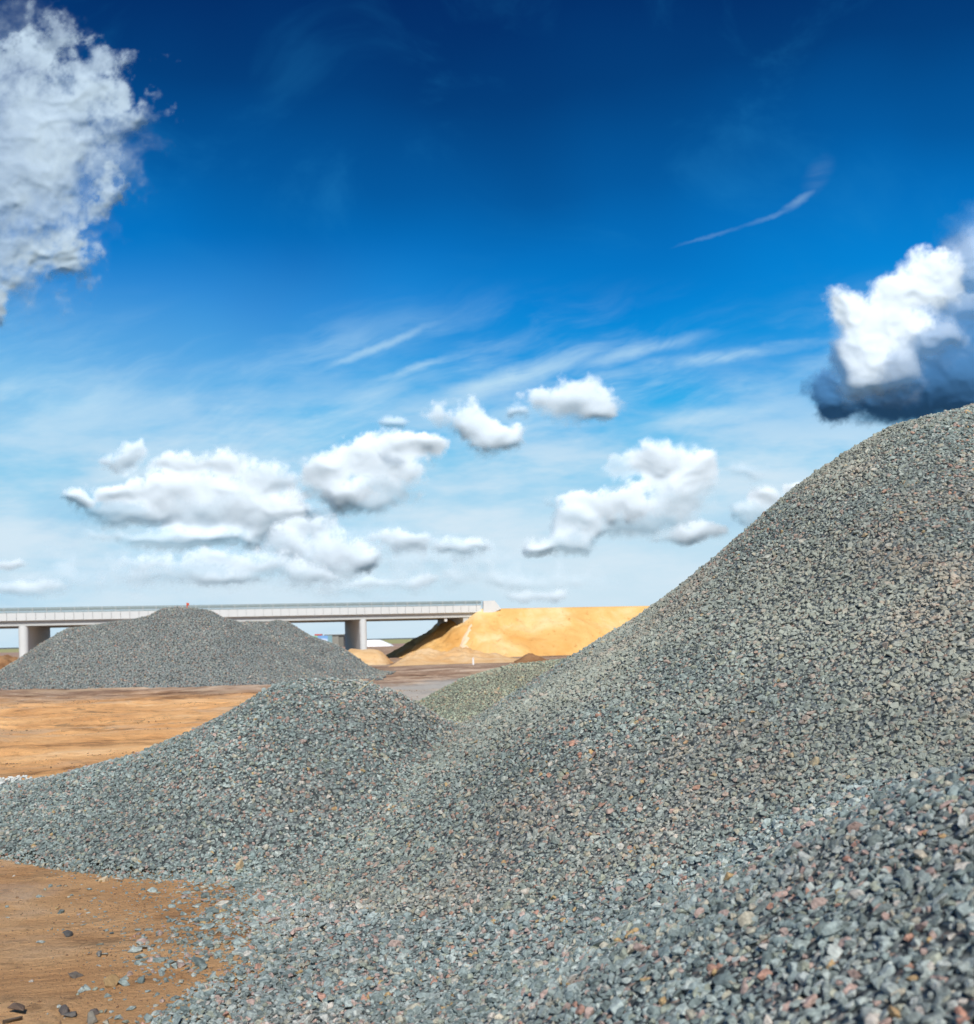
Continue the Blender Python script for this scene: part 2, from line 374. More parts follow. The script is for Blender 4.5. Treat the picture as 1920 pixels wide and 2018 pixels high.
cloud('bright white towers standing on the heavy slate-blue cloud',
      [(1634, 600, 46, 48), (1655, 665, 54, 70, .8), (1800, 522, 60, 42), (1745, 575, 66, 50), (1715, 630, 66, 50), (1690, 715, 84, 62, .42), (1770, 660, 90, 46, .35), (1650, 745, 44, 40, .25), (1890, 520, 70, 80, .35), (1870, 600, 60, 40, .25), (1690, 622, 44, 34, .9), (1825, 560, 40, 34, .7)], M_cl, 4000, 0.42, 0.20, 26, 1.0, 0.3, base_soft=2.2, bill=1.5, blur=4)
cloud('wide white and grey cloud above the far gravel heap, blue showing under its base',
      [(430, 985, 150, 58, .75, -.6), (250, 985, 100, 34, .6, -.6), (520, 1005, 110, 46, .7, -.6), (350, 1038, 130, 18, .35, -.8), (250, 880, 38, 24, .8), (345, 905, 58, 26), (428, 900, 54, 28), (520, 935, 62, 34, .85), (310, 952, 62, 22, 1, .3), (225, 945, 48, 22, .9, .3),
       (140, 962, 34, 18, .8), (400, 945, 60, 20, .8), (560, 985, 46, 22, .7)], M_cl, 5200, 0.5, 0.24, 26, 1.0, 0.55)
cloud('bright white cumulus between the wide grey cloud and the small puffs over it',
      [(690, 950, 104, 36, .75, -.6), (630, 915, 50, 38), (700, 880, 58, 34), (765, 862, 64, 34), (815, 862, 38, 26), (665, 948, 50, 24), (740, 912, 76, 34, .95, -.3)], M_cl, 5000, 0.5, 0.2, 26, 1.0, 0.5)
cloud('small white puff to the lower left of the highest small puff', [(885, 805, 56, 26, .85), (950, 838, 42, 26), (910, 815, 44, 22), (985, 852, 18, 16, .8), (760, 808, 30, 9, .5)], M_cl, 4800, 0.6, 0.3, 26, 0.95, 0.3)
cloud('highest of the small white puffs in the middle of the sky', [(1115, 780, 68, 32, .95), (1050, 775, 36, 16, .8), (1155, 800, 28, 20), (1010, 795, 20, 14, .6)], M_cl, 4800, 0.6, 0.3, 26, 0.95, 0.3)
cloud('tall bright cumulus standing left of the gravel slope',
      [(1230, 985, 110, 42, .5, -.6), (1195, 908, 30, 22, .45, -.4), (1275, 892, 62, 44), (1335, 912, 44, 42), (1310, 950, 66, 42, .7, -.2), (1200, 965, 54, 28), (1130, 972, 62, 26, .95), (1110, 1012, 46, 34, .8), (1090, 1045, 60, 20, .5, -.4), (1040, 1054, 26, 12, .5)], M_cl, 5000, 0.48, 0.2, 26, 1.0, 0.5)
cloud('small flat-based white cloud under the tall bright cumulus', [(1345, 1022, 58, 18), (1320, 1034, 50, 10, .6, -.5), (1355, 1008, 22, 12)], M_cl, 4400, 0.5, 0.3, 20, 0.95, 0.6)
cloud('small white cloud half hidden behind the gravel slope', [(1468, 958, 28, 28), (1455, 990, 44, 22, .55, -.4), (1525, 936, 20, 13)], M_cl, 5400, 0.5, 0.25, 18, 0.95, 0.5)
cloud('soft low cloud bank directly above the peak of the far gravel heap',
      [(400, 1105, 180, 26, .4, -.5), (300, 1085, 60, 15, .7), (420, 1080, 64, 16, .75), (510, 1094, 66, 22, .8), (590, 1110, 60, 18, .5), (440, 1118, 80, 12, .5)], M_cl_low, 3600, 0.6, 0.4, 22, 0.9, 0.4)
cloud('broad thin bank of haze cloud spread low behind the small puffs',
      [(300, 1100, 160, 30, .35), (520, 1085, 200, 40, .4), (720, 1060, 160, 34, .4), (860, 1090, 160, 30, .3), (620, 1125, 260, 18, .35), (1030, 1120, 120, 18, .25), (160, 1120, 120, 18, .3)], M_cl_low, 6500, 0.8, 0.7, 26, 0.8, 0.1, depth=0.2)
cloud('pile of small bright puffs under the wide grey cloud',
      [(640, 1075, 100, 36, .5, -.5), (600, 1020, 52, 26, .85), (645, 1052, 46, 26, .9), (715, 1080, 34, 22), (690, 1060, 40, 16, .7), (560, 1055, 40, 26, .7)], M_cl_low, 4000, 0.55, 0.3, 24, 0.95, 0.45)
cloud('pair of low puffs to the right of the pile of small puffs', [(790, 1050, 64, 24, .6, -.4), (795, 1040, 40, 18, .9), (745, 1036, 24, 12, .6), (885, 1062, 46, 24, .8), (915, 1052, 20, 16, .8)], M_cl_low, 4000, 0.6, 0.35, 22, 0.9, 0.45)
cloud('tiny cloud low over the railing left of the embankment', [(820, 1122, 28, 9, .9), (700, 1122, 36, 9, .6), (770, 1128, 40, 8, .4)], M_cl_low, 3000, 0.5, 0.4, 14, 0.85, 0.4)
cloud('tiny cloud just over the top of the embankment', [(1035, 1145, 44, 11, .8), (1072, 1150, 14, 10, .9), (1000, 1150, 24, 8, .5)], M_cl_low, 3000, 0.5, 0.4, 14, 0.85, 0.4)
cloud('upper one of two tiny clouds by the left edge of the photo', [(22, 1085, 36, 9)], M_cl_low, 3000, 0.45, 0.35, 12, 0.9, 0.4)
cloud('lower one of two tiny clouds by the left edge of the photo', [(90, 1132, 36, 12, .8), (20, 1130, 34, 12, .7), (55, 1140, 60, 10, .4)], M_cl_low, 3000, 0.45, 0.4, 14, 0.85, 0.4)
cloud('faint scrap of cloud above the small half hidden cloud', [(1440, 905, 34, 14, .35)], M_cl_low, 5600, 0.7, 0.6, 20, 0.9, 0.3)
#@@END
# ground
def ground_mat():
    m, q, b = mat_new('packed sandy ground')
    pos = q.new('ShaderNodeNewGeometry').outputs['Position']
    x, y, z = q.sep(pos)
    warp = q.vm('SCALE', q.vm('SUBTRACT', q.noise(pos, 0.12, 3, 0.5, col=True), (0.5, 0.5, 0.5)), scale=9.0)
    rt = q.new('ShaderNodeVectorRotate', rotation_type='Z_AXIS'); q.put(rt.inputs['Vector'], q.vm('ADD', pos, warp)); rt.inputs['Angle'].default_value = math.radians(-12)
    st = q.vm('MULTIPLY', rt.outputs[0], (0.40, 1.0, 1.0))
    st2 = q.vm('MULTIPLY', rt.outputs[0], (0.75, 1.0, 1.0))
    tr = q.mix(q.ss(y, 15.0, 21.0), q.noise(st2, 0.7, 9, 0.66), q.noise(st, 0.30, 10, 0.70, 0.5), 'FLOAT')
    nm0 = q.noise(pos, 0.16, 3, 0.5); n = q.noise(pos, 0.22, 5, 0.6, 0.5); nf = q.noise(pos, 24.0, 6, 0.78); nm = q.noise(pos, 1.7, 6, 0.65)
    c = q.ramp(q.m('ADD', q.m('MULTIPLY', n, 0.45), q.m('MULTIPLY', tr, 0.55)),
               [(0.33, (0.28, 0.140, 0.062)), (0.45, (0.47, 0.255, 0.115)), (0.55, (0.56, 0.335, 0.165)), (0.68, (0.62, 0.43, 0.27))])
    midz = q.m('MULTIPLY', q.ss(y, 17.0, 24.0), q.ss(y, 90.0, 70.0))
    c = q.mix(midz, c, q.mix(1.0, c, (1.36, 1.30, 1.16), blend='MULTIPLY'))
    c = q.mix(q.m('MULTIPLY', q.ss(tr, 0.45, 0.35), q.ss(y, 16.0, 24.0, 0.30, 0.60)), c, (0.20, 0.105, 0.045, 1))
    clod = q.noise(q.vm('MULTIPLY', pos, (0.5, 1.0, 1.0)), 2.2, 6, 0.7)
    c = q.mix(q.m('MULTIPLY', q.m('MULTIPLY', q.ss(clod, 0.54, 0.62), q.ss(nm0, 0.45, 0.62)), 0.8), c, (0.24, 0.16, 0.09, 1))
    c = q.mix(q.ss(nm, 0.56, 0.70), c, q.mix(1.0, c, (0.62, 0.60, 0.58), blend='MULTIPLY'))
    c = q.mix(q.ss(nf, 0.57, 0.66), c, q.mix(1.0, c, (0.52, 0.48, 0.45), blend='MULTIPLY'))
    c = q.mix(q.ss(nf, 0.40, 0.34), c, q.mix(1.0, c, (1.28, 1.24, 1.2), blend='MULTIPLY'))
    # darker damp earth past the yard, gravel dust in the right part of the yard
    damp = q.m('MULTIPLY', q.ss(q.m('ADD', y, q.m('MULTIPLY', n, 20.0)), 60.0, 76.0), 1.0)
    c = q.mix(damp, c, q.ramp(tr, [(0.36, (0.13, 0.075, 0.045)), (0.50, (0.30, 0.19, 0.125)), (0.62, (0.50, 0.37, 0.27))]))
    gd = q.vm('LENGTH', q.vm('MULTIPLY', q.vm('SUBTRACT', q.vm('ADD', pos, warp), (4.0, 50.0, 0.0)), (1 / 14.5, 1 / 28.0, 0.0)))
    gr = q.mix(q.m('ADD', q.m('MULTIPLY', nf, 0.5), q.m('MULTIPLY', tr, 0.5)), (0.22, 0.215, 0.20, 1), (0.56, 0.53, 0.48, 1))
    c = q.mix(q.m('MULTIPLY', q.ss(q.m('ADD', gd, q.m('MULTIPLY', nm, 0.3)), 1.25, 0.85), 0.9), c, gr)
    # crop fields far off
    fy = q.m('ADD', y, q.m('MULTIPLY', x, 0.25))
    c = q.mix(q.ss(fy, 330.0, 380.0), c, (0.30, 0.20, 0.16, 1))
    c = q.mix(q.ss(fy, 520.0, 560.0), c, q.mix(q.noise(pos, 0.004, 3, 0.5), (0.22, 0.25, 0.085, 1), (0.34, 0.31, 0.15, 1)))
    c = q.mix(q.ss(q.vm('LENGTH', pos), 1800.0, 2600.0), c, (0.075, 0.10, 0.10, 1))  # farthest ground darkened and blued to cut warm bounce onto the clouds
    q.put(b.inputs['Base Color'], c)
    wet = q.vm('LENGTH', q.vm('MULTIPLY', q.vm('SUBTRACT', q.vm('ADD', pos, q.vm('SCALE', warp, scale=0.15)), (-6.4, 12.4, 0.0)), (1 / 1.2, 1 / 0.7, 0.0)))
    wf = q.ss(q.m('ADD', wet, q.m('MULTIPLY', nm, 0.8)), 1.5, 1.0)
    q.put(b.inputs['Roughness'], q.mix(wf, 0.93, 0.34, 'FLOAT'))
    b.inputs['Specular IOR Level'].default_value = 0.3
    c = q.mix(1.0, c, (1.38, 1.38, 1.36), blend='MULTIPLY')
    c = q.mix(q.m('MULTIPLY', q.ss(q.noise(q.vm('MULTIPLY', rt.outputs[0], (0.5, 1.0, 1.0)), 0.33, 5, 0.6), 0.52, 0.66), 0.55), c, (0.72, 0.52, 0.34, 1))
    q.put(b.inputs['Base Color'], c)
    hgt = q.m('ADD', q.m('MULTIPLY', tr, 1.4), q.m('ADD', q.m('MULTIPLY', nm, 0.5), q.m('MULTIPLY', nf, 0.20)))
    bump(q, b, hgt, 1.0, 0.22)
    return m
M_ground = ground_mat()

# ------------------------------------------------------------------ ground sheet
def ruts(x, y):
    a = math.radians(-12)
    xr = x * math.cos(a) - y * math.sin(a); yr = x * math.sin(a) + y * math.cos(a)
    w = fbm(x, y, 0.08, 3) * 3.0
    r = fbm(xr * 0.16, yr + w, 0.55, 5, 0.6) * 0.22 + fbm(xr * 0.5, yr, 1.1, 4, 0.6, 7) * 0.10
    dmp = np.clip((y - 16) / 8, 0, 1) * np.clip((110 - y) / 30, 0, 1)
    return r * dmp + fbm(x, y, 1.3, 4, 0.6) * 0.035 * np.clip(dmp + 0.4, 0, 1) - 0.05 * dmp - 0.008
def axis(lo, hi, fine_lo, fine_hi, step, grow=1.09):
    v = list(np.arange(fine_lo, fine_hi, step)); s_ = step; p = v[-1]
    while p < hi: s_ *= grow; p += s_; v.append(p)
    s_ = step; p = v[0]
    while p > lo: s_ *= grow; p -= s_; v.insert(0, p)
    return np.array(v)
gx = axis(-9000, 9000, -32, 18, 0.20); gy = axis(-2500, 15000, 2, 90, 0.20)
X, Y = np.meshgrid(gx, gy)
Z = ruts(X, Y) * (np.abs(X) < 60)
nx, ny = len(gx), len(gy)
idx = np.arange(nx * ny).reshape(ny, nx)
Q = np.stack([idx[:-1, :-1], idx[:-1, 1:], idx[1:, 1:], idx[1:, :-1]], -1).reshape(-1, 4)
tag(link('ground', np_mesh('ground', np.stack([X, Y, Z], -1).reshape(-1, 3), Q), M_ground), kind='structure')

# ------------------------------------------------------------------ gravel heaps as height fields (metres)
S = H / 1.7
def interp(x, pts, k): return np.interp(x, [p[0] for p in pts], [p[k] for p in pts])
def ridge(x, y, pts, wf, wb, rnd=0.35):
    """pts: crest (x, y, z); wf/wb: run of the slope towards / away from the camera"""
    yr = interp(x, pts, 1); zr = interp(x, pts, 2)
    w = np.where(y < yr, np.interp(x, [p[0] for p in pts], wf) if isinstance(wf, list) else wf, wb)
    t = np.abs(y - yr) / w
    t = np.sqrt(t * t + rnd * rnd) - rnd
    t = t / (math.sqrt(1 + rnd * rnd) - rnd)
    return zr * (1 - t) - np.where(zr < 0.02, 1, 0)
def smax(a, b_, k):
    h = np.clip(0.5 + 0.5 * (a - b_) / k, 0, 1)
    return b_ * (1 - h) + a * h + k * h * (1 - h)
def hA(x, y):
    d = np.sqrt((x - 5.0 * S) ** 2 + ((y - 9.5 * S) * 0.97) ** 2)
    d = d + fbm(x, y, 0.22, 3) * 0.30
    dz = np.interp(x, [-1, 1.3, 2.5, 3.4, 4.2, 5.2, 6.0, 6.6, 7.7, 9.0], [-.06, -.20, -.26, -.18, -.06, .12, .10, .05, -.33, -.55])
    return 4.42 * S - 0.685 * (np.sqrt(d * d + 1.1) - 0.15) + dz
Bp = [(-6.9, 10.9, 0.0), (-6.2, 10.7, .14), (-5.2, 10.4, .28), (-4.3, 10.0, .42), (-3.4, 9.7, .65), (-2.86, 9.5, .86), (-2.4, 9.5, 1.08), (-2.03, 9.5, 1.27), (-1.75, 9.5, 1.33),
      (-1.45, 9.5, 1.335), (-1.15, 9.5, 1.31), (-0.9, 9.5, 1.22), (-.3, 9.6, .79), (.9, 9.8, 0.0)]
Bw = [0.9, 1.1, 1.35, 1.65, 2.0, 2.1, 2.1, 2.1, 2.1, 2.1, 2.1, 2.1, 2.0, 1.8]
Bm = [(a * S, b_ * S, c * S) for a, b_, c in Bp]
def hB(x, y):
    xx = x + fbm(x, y, 0.35, 3) * 0.3
    return ridge(xx, y + fbm(x, y, 0.3, 3, 0.5, 5) * 0.45, Bm, [w * S for w in Bw], 2.0 * S, 0.30)
def hC(x, y):
    x, y = x / S, y / S
    v = 0.36 + np.where(x > 0, 0.62, 0.27) * x
    v = 1.42 - np.logaddexp(0, (1.42 - v) / 0.12) * 0.12
    v = v - np.interp(x, [-1.5, 0.0, 1.2], [0.07, 0.17, 0.37]) * np.logaddexp(0, (y - 3.35) / 0.18) * 0.18
    v = v - np.clip(1.2 - y, 0, 9) * 0.1
    return (v + fbm(x * S, y * S, 0.5, 3, 0.5, 9) * 0.06) * S
Dp = [at(u, v, yy) for u, v, yy in [(780, 1413, 39), (824, 1387, 39), (860, 1366, 39), (921, 1336, 39), (970, 1322, 39), (1023, 1310, 39), (1070, 1305, 39), (1105, 1302, 39)]]
Dp = [(p.x, p.y, max(p.z, 0.0)) for p in Dp] + [(6.0, 39, 2.3), (12, 40, 1.8), (15, 40, 0)]
def hD(x, y): return ridge(x + fbm(x, y, 0.2, 2) * 0.5, y, Dp, 5.0, 3.5, 0.3) + fbm(x, y, 0.3, 3) * 0.06
E1 = [at(u, v, yy) for u, v, yy in [(-60, 1372, 79), (0, 1333, 79), (66, 1286, 79), (111, 1257, 79), (144, 1239, 79), (208, 1230, 79), (249, 1222, 79), (297, 1214.5, 79), (327, 1201, 79), (341, 1197.5, 79),
      (362, 1195.5, 79), (388, 1198, 79), (416, 1205, 79), (438, 1214, 79), (493, 1231, 80), (600, 1285, 80), (680, 1340, 80)]]
E1 = [(p.x, p.y, max(p.z, 0.0)) for p in E1]
E2 = [at(u, v, yy) for u, v, yy in [(380, 1320, 84), (438, 1240, 84), (493, 1224, 84), (530, 1225, 84), (552, 1221, 84), (574, 1225.5, 84), (619, 1252.6, 84), (674, 1273, 84), (716, 1300, 84), (752, 1327, 84), (778, 1334, 84)]]
E2 = [(p.x, p.y, max(p.z, 0.0)) for p in E2]
def hE1(x, y): return ridge(x + fbm(x, y, 0.15, 3) * 0.8, y, E1, 7.2, 6.0, 0.22) + fbm(x, y, 0.35, 3) * 0.10
def hE2(x, y): return ridge(x + fbm(x, y, 0.15, 3, 0.5, 3) * 0.8, y, E2, 6.6, 6.0, 0.22) + fbm(x, y, 0.35, 3) * 0.10
def near_field(x, y):
    a, b_, c = hA(x, y), hB(x, y), hC(x, y)
    t = smax(smax(a, b_, 0.35), c, 1.3)
    k = np.interp(x, [-5.5, -1.2], [0.02, 0.6])          # the foot runs out onto the yard
    t = np.where(t > -k, smax(t, 0 * t, k) - 0.02, t)
    own = np.argmax(np.stack([a, b_, c]), 0)
    return t, own
def far_field(x, y):
    a, b_ = hE1(x, y), hE2(x, y)
    return np.maximum(a, b_), np.argmax(np.stack([a, b_]), 0)
def heap_meshes(field, x0, x1, y0, y1, step, names, mats, zmin=-0.25, lip=False):
    xs = np.arange(x0, x1, step); ys = np.arange(y0, y1, step)
    X, Y = np.meshgrid(xs, ys); Z, _ = field(X, Y)
    idx = np.arange(X.size).reshape(X.shape)
    Q = np.stack([idx[:-1, :-1], idx[:-1, 1:], idx[1:, 1:], idx[1:, :-1]], -1).reshape(-1, 4)
    xf, yf, zf = X.ravel(), Y.ravel(), Z.ravel()
    _, own = field(xf[Q].mean(1), yf[Q].mean(1))
    ok = (zf[Q].min(1) > 0.05) if lip else (zf[Q].max(1) > zmin + 0.02)
    out = []
    Vv = np.stack([xf, yf, np.maximum(zf, zmin)], -1)
    for k, nm in enumerate(names):
        q_ = Q[ok & (own == k)]
        u_, inv = np.unique(q_, return_inverse=True)
        me = np_mesh(nm, Vv[u_], inv.reshape(q_.shape))
        out.append(link(nm, me, mats[k]))
    return out

# ------------------------------------------------------------------ broken stones
def stone_mesh(name, seed, elong=1.0, flat=1.0, bev=0.05):
    r = random.Random(seed); bm = bmesh.new()
    n = r.randint(9, 14)
    for i in range(n):
        while True:
            v = Vector((r.gauss(0, 1), r.gauss(0, 1), r.gauss(0, 1)))
            if v.length > 0.1: break
        v.normalize()
        v *= r.uniform(0.82, 1.05)
        bm.verts.new((v.x * 0.5 * elong, v.y * 0.40, v.z * 0.35 * flat))
    bmesh.ops.convex_hull(bm, input=bm.verts)
    for v in [v for v in bm.verts if not v.link_faces]: bm.verts.remove(v)
    bmesh.ops.dissolve_limit(bm, angle_limit=math.radians(14), verts=bm.verts, edges=bm.edges)
    bmesh.ops.bevel(bm, geom=list(bm.edges) + list(bm.verts), offset=bev * 0.6, segments=1, affect='EDGES', profile=0.6)
    bmesh.ops.triangulate(bm, faces=bm.faces)
    me = bpy.data.meshes.new(name); bm.to_mesh(me); bm.free(); return me
def stone_library(mat, seed0):
    col = bpy.data.collections.new('stone shapes')
    for i in range(14):
        r = random.Random(seed0 + i)
        me = stone_mesh('stone', seed0 + i, r.uniform(0.85, 1.35), r.uniform(0.7, 1.15), 0.05); me.materials.append(mat)
        o = bpy.data.objects.new('stone', me); col.objects.link(o)
    return col
def scatter_tree(col):
    t = bpy.data.node_groups.new('stone scatter', 'GeometryNodeTree')
    t.interface.new_socket('Geometry', in_out='INPUT', socket_type='NodeSocketGeometry')
    t.interface.new_socket('Geometry', in_out='OUTPUT', socket_type='NodeSocketGeometry')
    n = t.nodes; l = t.links
    gi = n.new('NodeGroupInput'); go = n.new('NodeGroupOutput')
    ci = n.new('GeometryNodeCollectionInfo'); ci.inputs['Collection'].default_value = col
    ci.inputs['Separate Children'].default_value = True; ci.inputs['Reset Children'].default_value = True
    ip = n.new('GeometryNodeInstanceOnPoints'); ip.inputs['Pick Instance'].default_value = True
    def att(nm, dt):
        a = n.new('GeometryNodeInputNamedAttribute'); a.data_type = dt; a.inputs['Name'].default_value = nm
        return a.outputs[0]
    e2r = n.new('FunctionNodeEulerToRotation'); l.new(att('rot', 'FLOAT_VECTOR'), e2r.inputs[0])
    l.new(gi.outputs[0], ip.inputs['Points']); l.new(ci.outputs[0], ip.inputs['Instance'])
    l.new(att('pick', 'INT'), ip.inputs['Instance Index'])
    l.new(e2r.outputs[0], ip.inputs['Rotation']); l.new(att('size', 'FLOAT_VECTOR'), ip.inputs['Scale'])
    l.new(ip.outputs[0], go.inputs[0])
    return t
def eulers(N, slope_n, tilt_sd):
    """stones lie on their broad side, tipped at random, following the slope"""
    az = rng.uniform(0, 2 * math.pi, N); ta = rng.uniform(0, 2 * math.pi, N); tl = np.abs(rng.normal(0, tilt_sd, N))
    up = np.stack([np.sin(tl) * np.cos(ta), np.sin(tl) * np.sin(ta), np.cos(tl)], -1)
    up = up + (slope_n - np.array([0, 0, 1.0])); up /= np.linalg.norm(up, axis=1, keepdims=True)
    ref = np.stack([np.cos(az), np.sin(az), np.zeros(N)], -1)
    xa = ref - up * (ref * up).sum(1, keepdims=True); xa /= np.linalg.norm(xa, axis=1, keepdims=True) + 1e-9
    ya = np.cross(up, xa)
    ry = np.arcsin(np.clip(-xa[:, 2], -1, 1)); rx = np.arctan2(ya[:, 2], up[:, 2]); rz = np.arctan2(xa[:, 1], xa[:, 0])
    return np.stack([rx, ry, rz], -1)
def point_cloud_obj(name, P_, R_, Sz, tree, parent=None, nlib=14):
    me = np_mesh(name, P_, np.zeros((0, 4), int))
    for nm, dt, arr in (('rot', 'FLOAT_VECTOR', R_), ('size', 'FLOAT_VECTOR', Sz)):
        a = me.attributes.new(nm, dt, 'POINT'); a.data.foreach_set('vector', np.asarray(arr, np.float32).ravel())
    a = me.attributes.new('pick', 'INT', 'POINT'); a.data.foreach_set('value', rng.integers(0, nlib, len(P_)).astype(np.int32))
    o = link(name, me, None, parent)
    md = o.modifiers.new('scatter', 'NODES'); md.node_group = tree
    return o
def in_view(P_, margin=0.10):
    a = P_[:, 0] / np.maximum(P_[:, 1], 0.01); b_ = (P_[:, 2] - H) / np.maximum(P_[:, 1], 0.01)
    c, s = math.cos(ROLL), math.sin(ROLL)
    u = U0 + F * (c * a - s * b_); v = V0 - F * (s * a + c * b_)
    m_ = margin * 1920
    return (P_[:, 1] > 0.8) & (u > -m_) & (u < 1920 + m_) & (v > -m_) & (v < 2018 + m_)
def jitter_grid(x0, x1, y0, y1, sp):
    xs = np.arange(x0, x1, sp); ys = np.arange(y0, y1, sp)
    X, Y = np.meshgrid(xs, ys); X = X.ravel(); Y = Y.ravel()
    return X + rng.uniform(-.6, .6, X.size) * sp, Y + rng.uniform(-.6, .6, X.size) * sp
def normals(field, x, y, e=0.05):
    z = field(x, y)[0]
    zx = (field(x + e, y)[0] - z) / e; zy = (field(x, y + e)[0] - z) / e
    n = np.stack([-zx, -zy, np.ones_like(z)], -1); return z, n / np.linalg.norm(n, axis=1, keepdims=True)
def heap_stones(field, owner, box, sp, size, sizesd, tree, parent, tilt=0.75, lift=0.0, zmin=-0.012, name='stones', sink=0.2):
    x, y = jitter_grid(*box, sp)
    z, n = normals(field, x, y)
    own = field(x, y)[1]
    keep = (own == owner) & (z > zmin) & ((z > 0.05) | (rng.random(len(z)) < 0.8))
    # denser on steep ground (area per plan area)
    P_ = np.stack([x, y, z], -1)
    view = P_ - np.array([0, 0, H]); view /= np.linalg.norm(view, axis=1, keepdims=True)
    keep &= in_view(P_) & ((view * n).sum(1) < 0.22)
    P_, n = P_[keep], n[keep]; N = len(P_)
    s = size * np.exp(rng.normal(0, sizesd, N)); s = np.clip(s, size * 0.45, size * 2.1)
    P_ = P_ + n * (rng.uniform(-0.35, 0.22, N) * s + lift)[:, None]
    Sz = s[:, None] * rng.uniform(0.85, 1.15, (N, 3))
    o = point_cloud_obj(name, P_, eulers(N, n, tilt), Sz, tree, parent)
    tag(o, kind='stuff')
    return N

lib_big, lib_mid, lib_near = stone_library(M_stone_big, 100), stone_library(M_stone_mid, 200), stone_library(M_stone_near, 300)
lib_pale, lib_far = stone_library(M_stone_pale, 400), stone_library(M_stone_far, 500)
T_big, T_mid, T_near, T_pale, T_far = [scatter_tree(c) for c in (lib_big, lib_mid, lib_near, lib_pale, lib_far)]

big, mid, near = heap_meshes(near_field, -13.0, 13.0, 1.0, 24.0, 0.10, ['gravel_heap', 'gravel_heap', 'gravel_heap'], [M_bed] * 3, -0.06, True)
tag(big, 'huge grey gravel heap whose bare slope climbs out of the frame beside the sky', 'gravel heap', 'heaps of crushed grey stone')
tag(mid, 'rounded grey gravel mound with a long low tail reaching onto the sand', 'gravel heap', 'heaps of crushed grey stone')
tag(near, 'out-of-focus blue-grey gravel heap at the very bottom of the photo, its stones the largest', 'gravel heap', 'heaps of crushed grey stone')
cnt = []
ST = 0.078
cnt.append(heap_stones(near_field, 0, (-4, 13.0, 4, 22.0), 0.0325, ST * 0.74, 0.32, T_big, big))
cnt.append(heap_stones(near_field, 1, (-13, 4, 10, 22.0), 0.0325, ST * 0.74, 0.32, T_mid, mid))
cnt.append(heap_stones(near_field, 2, (-4, 6.0, 0.9, 12.0), 0.033, ST * 0.80, 0.32, T_near, near))

# thin spread of stones over the sand between the heaps
x, y = jitter_grid(-7, 4.5, 5.5, 17, 0.037)
zf, own = near_field(x, y)
xb = np.interp(y, [7.0, 8.2, 9.5, 11.8, 13.2, 14.5], [-2.2, -2.75, -3.45, -4.55, -5.3, -6.0])
dd = (x - xb) / 1.7 - 0.12 + fbm(x, y, 0.9, 4) * 0.60 + fbm(x, y, 0.25, 2) * 0.35
prob = np.clip(dd, 0, 1) ** 2.0
prob = np.where(x > xb + 3.0, 1, prob)
k = (zf < 0.10) & (rng.random(len(x)) < np.maximum(prob, 0.006 * (x > xb - 2.0)))
Pg = np.stack([x, y, ruts(x, y)], -1)[k]; Pg = Pg[in_view(Pg)]
s = np.clip(ST * 0.72 * np.exp(rng.normal(0, 0.42, len(Pg))), 0.03, 0.16); Pg[:, 2] += s * 0.10
spread = point_cloud_obj('loose_gravel', Pg, eulers(len(Pg), np.tile([0, 0, 1.0], (len(Pg), 1)), 0.28), s[:, None] * rng.uniform(.8, 1.2, (len(Pg), 3)) * np.array([1.1, 1.1, 0.8]), T_mid)
tag(spread, 'thin spread of crushed stone over the sand between the gravel heaps', 'gravel', kind='stuff'); cnt.append(len(Pg))
# fines and grit on the sand, thinning away from the gravel
M_grit = simple('brown grit', (0.24, 0.15, 0.09), 0.9, 0.5, 9.0)
lib_grit = stone_library(M_grit, 600); T_grit = scatter_tree(lib_grit)
x, y = jitter_grid(-8, -0.5, 6.5, 17, 0.045)
cl = np.clip(0.45 + fbm(x, y, 0.8, 4, 0.6) * 1.2, 0, 1.3)
k = (near_field(x, y)[0] < 0.0) & (rng.random(len(x)) < 0.42 * cl)
Pg = np.stack([x, y, ruts(x, y)], -1)[k]; s = np.clip(0.013 * np.exp(rng.normal(0, 0.5, len(Pg))), 0.006, 0.05); Pg[:, 2] += s * 0.1
grit = point_cloud_obj('grit', Pg, eulers(len(Pg), np.tile([0, 0, 1.0], (len(Pg), 1)), 0.4), np.repeat(s[:, None], 3, 1), T_grit)
tag(grit, 'fine brown grit strewn over the sand in the bottom corner', 'grit', kind='stuff'); cnt.append(len(Pg))
x, y = jitter_grid(-8, 0.5, 6.5, 17, 0.05)
dd = (x - np.interp(y, [7.0, 8.2, 9.5, 11.8, 13.2, 14.5], [-2.2, -2.75, -3.45, -4.55, -5.3, -6.0])) / 2.6 + 0.25 + fbm(x, y, 0.7, 4, 0.6) * 0.7
k = (near_field(x, y)[0] < 0.0) & (rng.random(len(x)) < np.clip(dd, 0.004, 1) ** 1.6 * 0.7)
Pg = np.stack([x, y, ruts(x, y)], -1)[k]; s = np.clip(0.026 * np.exp(rng.normal(0, 0.4, len(Pg))), 0.01, 0.06); Pg[:, 2] += s * 0.1
chips = point_cloud_obj('stone_chips', Pg, eulers(len(Pg), np.tile([0, 0, 1.0], (len(Pg), 1)), 0.3), s[:, None] * np.array([1.15, 1.15, 0.7]), T_big)
tag(chips, 'small grey stone chips thinning out across the sand beside the gravel', 'chips', kind='stuff'); cnt.append(len(Pg))

